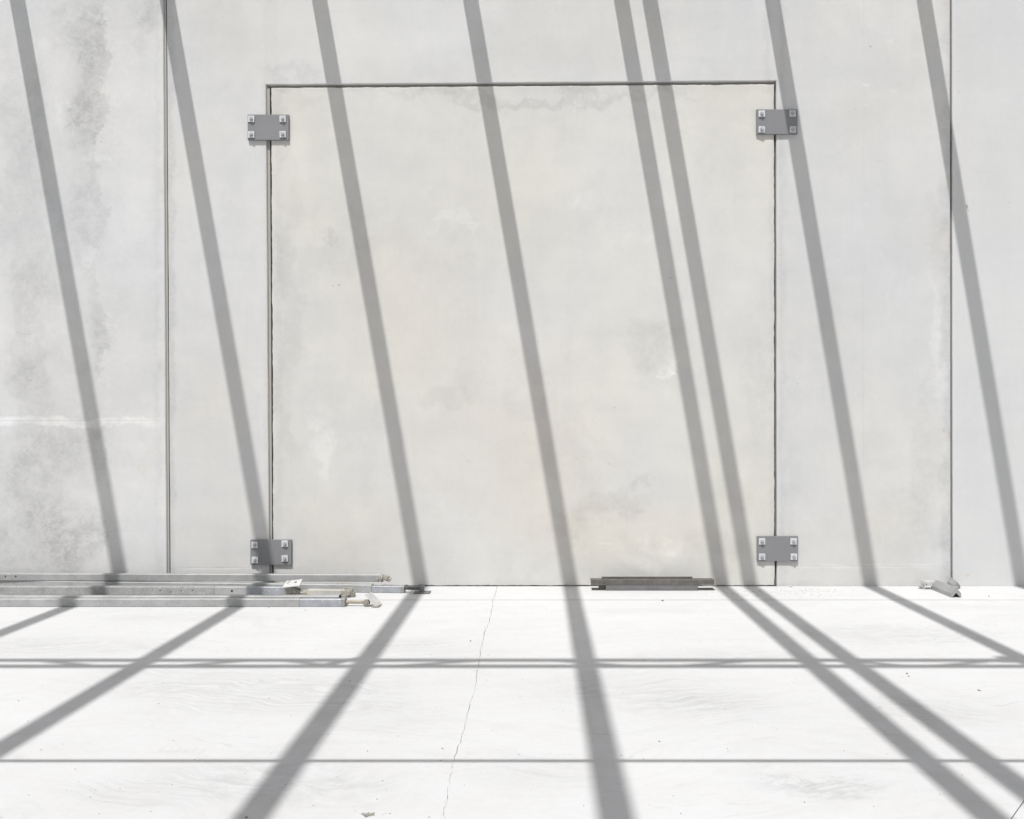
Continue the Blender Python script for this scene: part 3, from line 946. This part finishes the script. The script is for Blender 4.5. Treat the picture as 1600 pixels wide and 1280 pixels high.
# slotted shoe plate, outline in its own plane
out = [(-0.066, -0.042), (0.062, -0.042), (0.066, 0.048), (-0.018, 0.048), (-0.026, 0.010), (-0.036, 0.002), (-0.044, 0.012), (-0.036, 0.048), (-0.052, 0.048)]
bm = bmesh.new()
Rm = Matrix.Rotation(math.radians(-6), 3, 'Y') @ Matrix.Rotation(math.radians(22), 3, 'X')
cpl = Q(457, 913, -0.375)
for zz in (0,):
    va = [bm.verts.new(cpl + Rm @ Vector((u, v, 0.0))) for u, v in out]
    vb = [bm.verts.new(cpl + Rm @ Vector((u, v, 0.007))) for u, v in out]
    n = len(out)
    for i in range(n):
        bm.faces.new((va[i], va[(i + 1) % n], vb[(i + 1) % n], vb[i]))
    bm.faces.new(va[::-1]); bm.faces.new(vb)
    bmesh.ops.triangulate(bm, faces=[q for q in bm.faces if len(q.verts) > 4])
sp = part('shoe_plate', bm, M_white, t3)
bm = bmesh.new()
hc = cpl + Rm @ Vector((0.022, 0.012, 0.0072))
cyl(bm, hc, hc + Rm @ Vector((0, 0, 0.0008)), 0.009, 12)
part('bolt_hole', bm, M_dark, sp)  # dark disc stands in for the shade inside the hole

# short cream tube in front of the wall, between the fork and P2
A = Q(474, 924, -0.415); A.z = 0.004
B = Q(535, 924, -0.44); B.z = 0.004
t5 = thing('short_prop', onl(A, B, 505), 'short cream coloured tube with rusty clamp ends between the longer props', 'prop', GRP)
tube_between('tube', onl(A, B, 482), B, 0.05, 0.048, M_cream, t5)
bm = bmesh.new(); threaded(bm, onl(A, B, 472) + Vector((0, 0, 0.024)), onl(A, B, 482.5) + Vector((0, 0, 0.024)), 0.019, 0.008); part('threaded_rod', bm, M_rust, t5)
bm = bmesh.new()
e = Vector(B) + Vector((0.0, 0, 0.026))
cyl(bm, e, e + Vector((0.018, 0, 0)), 0.030, 14)
add_box(bm, e + Vector((0.045, 0.022, 0.004)), (0.062, 0.010, 0.062), bevel=0.006)
add_box(bm, e + Vector((0.045, -0.022, 0.0)), (0.062, 0.010, 0.055), bevel=0.006)
cyl(bm, e + Vector((0.050, 0.042, 0.002)), e + Vector((0.050, -0.046, 0.002)), 0.014, 12)
add_box(bm, e + Vector((0.084, 0, -0.012)), (0.012, 0.06, 0.03), bevel=0.003)
part('clamp', bm, M_castt, t5)

# P2: lies skew behind, its base plate reaches the wall's foot
A = P(0, 907.3, 0.06); A.z = 0.0; A.y += TW / 2
B = P(640, 914.8, 0.06); B.z = 0.0; B.y += TW / 2
A = A + (A - B) * 0.9
t2 = thing('wall_prop', onl(A, B, 300), 'longest prop, second from the wall, its base plate standing at the foot of the wall', 'prop', GRP)
tube_between('outer_tube', A, onl(A, B, 582), TW, 0.060, M_alu, t2)
tube_between('inner_tube', onl(A, B, 582.3), onl(A, B, 627), TW - 0.008, 0.050, M_blue, t2)
tube_between('end_collar', onl(A, B, 627.2), onl(A, B, 632.5), TW - 0.004, 0.052, M_alu2, t2)
bm = bmesh.new()
threaded(bm, onl(A, B, 632.6) + Vector((0, 0, 0.034)), onl(A, B, 632.6) + Vector((0.115, -0.01, 0.034)), 0.014)
part('threaded_rod', bm, M_steel2, t2)
bm = bmesh.new()
e = onl(A, B, 632.6) + Vector((0.128, -0.012, 0))
add_box(bm, e + Vector((0.005, 0, 0.0045)), (0.120, 0.10, 0.008), bevel=0.0015)
part('base_plate', bm, M_steel2, t2)
bm = bmesh.new()
add_box(bm, e + Vector((0.0, 0.018, 0.037)), (0.034, 0.010, 0.056), bevel=0.003)
add_box(bm, e + Vector((0.0, -0.018, 0.037)), (0.034, 0.010, 0.056), bevel=0.003)
cyl(bm, e + Vector((0, 0.03, 0.036)), e + Vector((0, -0.03, 0.036)), 0.009)
part('clevis', bm, M_steel2, t2)
bm = bmesh.new()
c = onl(A, B, 531) + Vector((0, -0.005, 0.0605))
add_box(bm, c, (0.045, 0.02, 0.012), bevel=0.003)
part('locking_pin', bm, M_castt, t2)

# P1: raised, resting on P2, nearest the wall
A = Q(0, 906.6, -0.085); B = Q(596, 908.3, -0.165)
A.y += 0.0; B.y += 0.0
A.z = max(A.z, 0.0615); B.z = max(B.z, 0.0615)
A = A + (A - B) * 0.9
t1 = thing('wall_prop', onl(A, B, 300), 'rearmost grey prop resting on the others against the wall', 'prop', GRP)
tube_between('outer_tube', A, B, TW - 0.004, 0.054, M_alu, t1)
holes(t1, A, B, TW - 0.004, 0.054, [(along(A, B, 12), 0.006), (along(A, B, 28), 0.006)], 0.006)
bm = bmesh.new()
e = Vector(B) + Vector((0.0, 0, 0.024))
cyl(bm, e, e + Vector((0.012, 0, 0)), 0.030, 14)
add_box(bm, e + Vector((0.034, 0.018, 0.0)), (0.045, 0.010, 0.042), Matrix.Rotation(0.3, 3, 'Y'), 0.005)
add_box(bm, e + Vector((0.034, -0.016, 0.004)), (0.045, 0.010, 0.042), Matrix.Rotation(0.2, 3, 'Y'), 0.005)
cyl(bm, e + Vector((0.040, 0.032, 0)), e + Vector((0.040, -0.034, 0)), 0.011, 12)
add_box(bm, e + Vector((0.062, 0, -0.012)), (0.016, 0.05, 0.03), Matrix.Rotation(0.4, 3, 'Y'), 0.005)
part('fork', bm, M_castt, t1)
bm = bmesh.new()
c = onl(A, B, 590) + Vector((0, -0.031, 0.022))
cyl(bm, c, c + Vector((0, -0.008, 0)), 0.014, 10)
part('bolt', bm, M_castt, t1)

# ------------------------------------------------------------------ steel sections stacked at the foot of the infill
G2 = 'steel sections stacked at the foot of the infill panel'


def lbar(name, pxa, pxb, prof, py, z, y, mat, label):
    a = Q(pxa, py, y); b = Q(pxb, py, y)
    a.z = b.z = z; a.y = b.y = y
    r = (a + b) / 2
    bm = bmesh.new()
    extrude(bm, prof, a, b)
    o = part(name, bm, mat)
    me = o.data
    for v in me.vertices: v.co -= r
    o.location = r
    tag(o, label, 'steel section', G2)
    return o


y0 = P(0, 923.0).y
# profile side axis: +s points away from the camera for a bar running to +x
ang = lambda w_, h_, t_: [(0, 0), (t_, 0), (t_, h_ - t_), (w_, h_ - t_), (w_, h_), (0, h_)]
lbar('flat_bar', 925, 1117, [(0.006, 0), (0.10, 0), (0.10, 0.004), (0.006, 0.004)], 922, 0.0, y0 + 0.004, M_steel, 'thin flat bar on the floor below the stacked steel sections')
lbar('steel_channel', 946.5, 1091, [(0, 0), (0.008, 0), (0.008, 0.030), (0.072, 0.030), (0.072, 0), (0.08, 0), (0.08, 0.038), (0, 0.038)], 920, 0.0045, y0, M_steel2, 'mauve grey channel, the shorter section in the lower layer of the steel stack')
lbar('shade_block', 936, 945.8, [(0.012, 0), (0.06, 0), (0.06, 0.026), (0.012, 0.026)], 920, 0.0045, y0 + 0.008, M_steel, 'short dark block standing in for the shaded opening under the left end of the steel stack')  # added dark block in place of the shade in an opening
lbar('steel_angle', 923, 1116, ang(0.09, 0.037, 0.006), 911, 0.0432, y0 - 0.002, M_steel, 'long dark weathered angle on top of the mauve grey channel')
lbar('steel_bar', 941, 1084, [(0.058, 0), (0.07, 0), (0.07, 0.014), (0.058, 0.014)], 905, 0.0808, y0 + 0.004, M_steel, 'narrow dark bar topmost of the steel stack, nearest the wall')

# ------------------------------------------------------------------ bracket pieces at the right joint
roofp = [(-0.036, 0), (-0.036, 0.030), (0, 0.074), (0.036, 0.030), (0.036, 0), (0.030, 0), (0, 0.036), (-0.030, 0)]
f0 = P(1494.2, 934.0)
b0 = P(1462, 921.0)
br = thing('steel_bracket', f0, 'galvanised bracket with ridged bar and pale end plate on the floor by the right joint', 'bracket')
bm = bmesh.new()
extrude(bm, roofp, b0 + Vector((0, 0, 0.001)), f0 + Vector((0, 0, 0.001)))
part('ridged_bar', bm, M_alu, br)
# end plate: cap with hollow underside, set across the bar's rear
c = Q(1452.2, 913.2, -0.15)
bm = bmesh.new()
add_box(bm, (c.x, c.y, c.z + 0.004), (0.078, 0.008, 0.036), bevel=0.0015)
add_box(bm, (c.x, c.y + 0.040, c.z + 0.017), (0.078, 0.071, 0.007), Matrix.Rotation(math.radians(-4), 3, 'X'), 0.001)
add_box(bm, (c.x - 0.036, c.y + 0.034, (c.z) / 2), (0.006, 0.07, c.z), bevel=0.001)
part('end_plate', bm, M_white, br)
for dx in (-0.026, 0.026):
    bm = bmesh.new()
    cyl(bm, (c.x + dx, c.y - 0.004, c.z + 0.002), (c.x + dx, c.y - 0.008, c.z + 0.002), 0.005, 8)
    part('rivet', bm, M_steel2, br)
bm = bmesh.new()
for k in range(3):
    q = Q(1436 + 3 * k, 911 + random.uniform(-1, 8), -0.12)
    add_box(bm, (q.x, q.y, max(0.012, q.z)), (0.024, 0.004, 0.022), Matrix.Rotation(random.uniform(-1, 1), 3, 'Z') @ Matrix.Rotation(random.uniform(-1, 1), 3, 'Y'), 0.002)
add_box(bm, (Q(1441, 915, -0.11).x, -0.105, 0.022), (0.045, 0.006, 0.040), Matrix.Rotation(0.4, 3, 'Y'), 0.001)
part('bent_tab', bm, M_white, br)

f1 = Q(1495, 917.5, -0.12); b1 = Q(1485.5, 911, -0.02)
b1.z, f1.z = 0.022, 0.002
smallp = [(u * 0.72, v * 0.72) for u, v in roofp]
o = None
bm = bmesh.new()
extrude(bm, smallp, b1, f1)
o = part('steel_angle', bm, M_alu2)
for v in o.data.vertices: v.co -= f1
o.location = f1
tag(o, 'short grey ridged offcut lying behind the bracket against the right joint', 'steel section')

# ------------------------------------------------------------------ crumbs and dust lumps on the floor


def crumb(bm, c, r):
    sub = bmesh.new()
    bmesh.ops.create_icosphere(sub, subdivisions=1, radius=1.0)
    for v in sub.verts:
        v.co *= random.uniform(0.65, 1.15)
        v.co = Vector((v.co.x * r * random.uniform(0.9, 1.1), v.co.y * r, v.co.z * r * 0.55))
    bmesh.ops.rotate(sub, matrix=Matrix.Rotation(random.uniform(0, 6.28), 3, 'Z'), verts=sub.verts)
    bmesh.ops.translate(sub, vec=Vector((c.x, c.y, r * 0.35)), verts=sub.verts)
    merge(bm, sub)


bm = bmesh.new()
for px, py, r in ((735, 1002, 6), (628, 1016, 3), (420, 1091, 4), (546, 1065, 5), (64, 1172, 5), (574, 1174, 5), (691, 1170, 6), (1030, 1159, 6), (1137, 1170, 4),
                  (1417, 1053, 7), (1420, 1057, 6), (1410, 1059, 3), (1529, 1079, 8), (1532, 1080, 5), (1375, 1105, 4), (1392, 1097, 3), (1319, 1173, 4), (1257, 1254, 5),
                  (971, 1181, 5), (912, 1259, 4), (1098, 1088, 3), (1214, 1140, 3), (526, 1214, 3), (248, 1238, 3), (604, 1234, 3), (385, 1278, 9), (1035, 939, 9),
                  (66, 1072, 3), (29, 1095, 4), (219, 1082, 3), (98, 1163, 3), (1545, 932, 5), (477, 954, 4), (420, 950, 4), (153, 963, 3), (1000, 1150, 3),
                  (833, 1226, 3), (1015, 1258, 3), (1503, 1164, 3), (860, 1178, 3), (1242, 1188, 3), (681, 1106, 3)):
    q = P(px, py)
    crumb(bm, q, r * 0.0011 * (7 + q.y) / 7 * 1.3)
for _ in range(260):
    q = P(random.uniform(-60, 1660), 918 + 380 * random.random() ** 1.3)
    crumb(bm, q, random.uniform(0.0012, 0.0030))
o = part('loose_grit', bm, M_crumb)
tag(o, 'scattered dark crumbs of grit on the sunlit concrete floor', 'grit', None, 'stuff')
bm = bmesh.new()
for _ in range(40):
    crumb(bm, P(random.gauss(574, 4.5), 1274 + random.gauss(0, 1.1)), random.uniform(0.002, 0.0065))
for _ in range(10):
    crumb(bm, P(random.gauss(570, 18), 1271 + random.gauss(0, 3)), random.uniform(0.001, 0.003))
o = part('rubble_pile', bm, M_crumb)
tag(o, 'small heap of grey mortar crumbs at the bottom edge of the floor', 'rubble', None, 'stuff')
bm = bmesh.new()
for _ in range(150):
    q = P(random.gauss(1240, 38), 921 + abs(random.gauss(0, 6)))
    crumb(bm, q, random.uniform(0.002, 0.008))
for _ in range(70):
    q = P(random.uniform(268, 1600), 917.5 + abs(random.gauss(0, 1.2)))
    crumb(bm, q, random.uniform(0.002, 0.007))
for _ in range(60):
    q = P(random.gauss(1150, 25), 929 + random.gauss(0, 3))
    crumb(bm, q, random.uniform(0.002, 0.006))
q = P(1235, 917.3); crumb(bm, q, 0.016)
o = part('mortar_crumbs', bm, M_chalk)
tag(o, 'pale mortar crumbs strewn along the foot of the wall', 'crumbs', None, 'stuff')
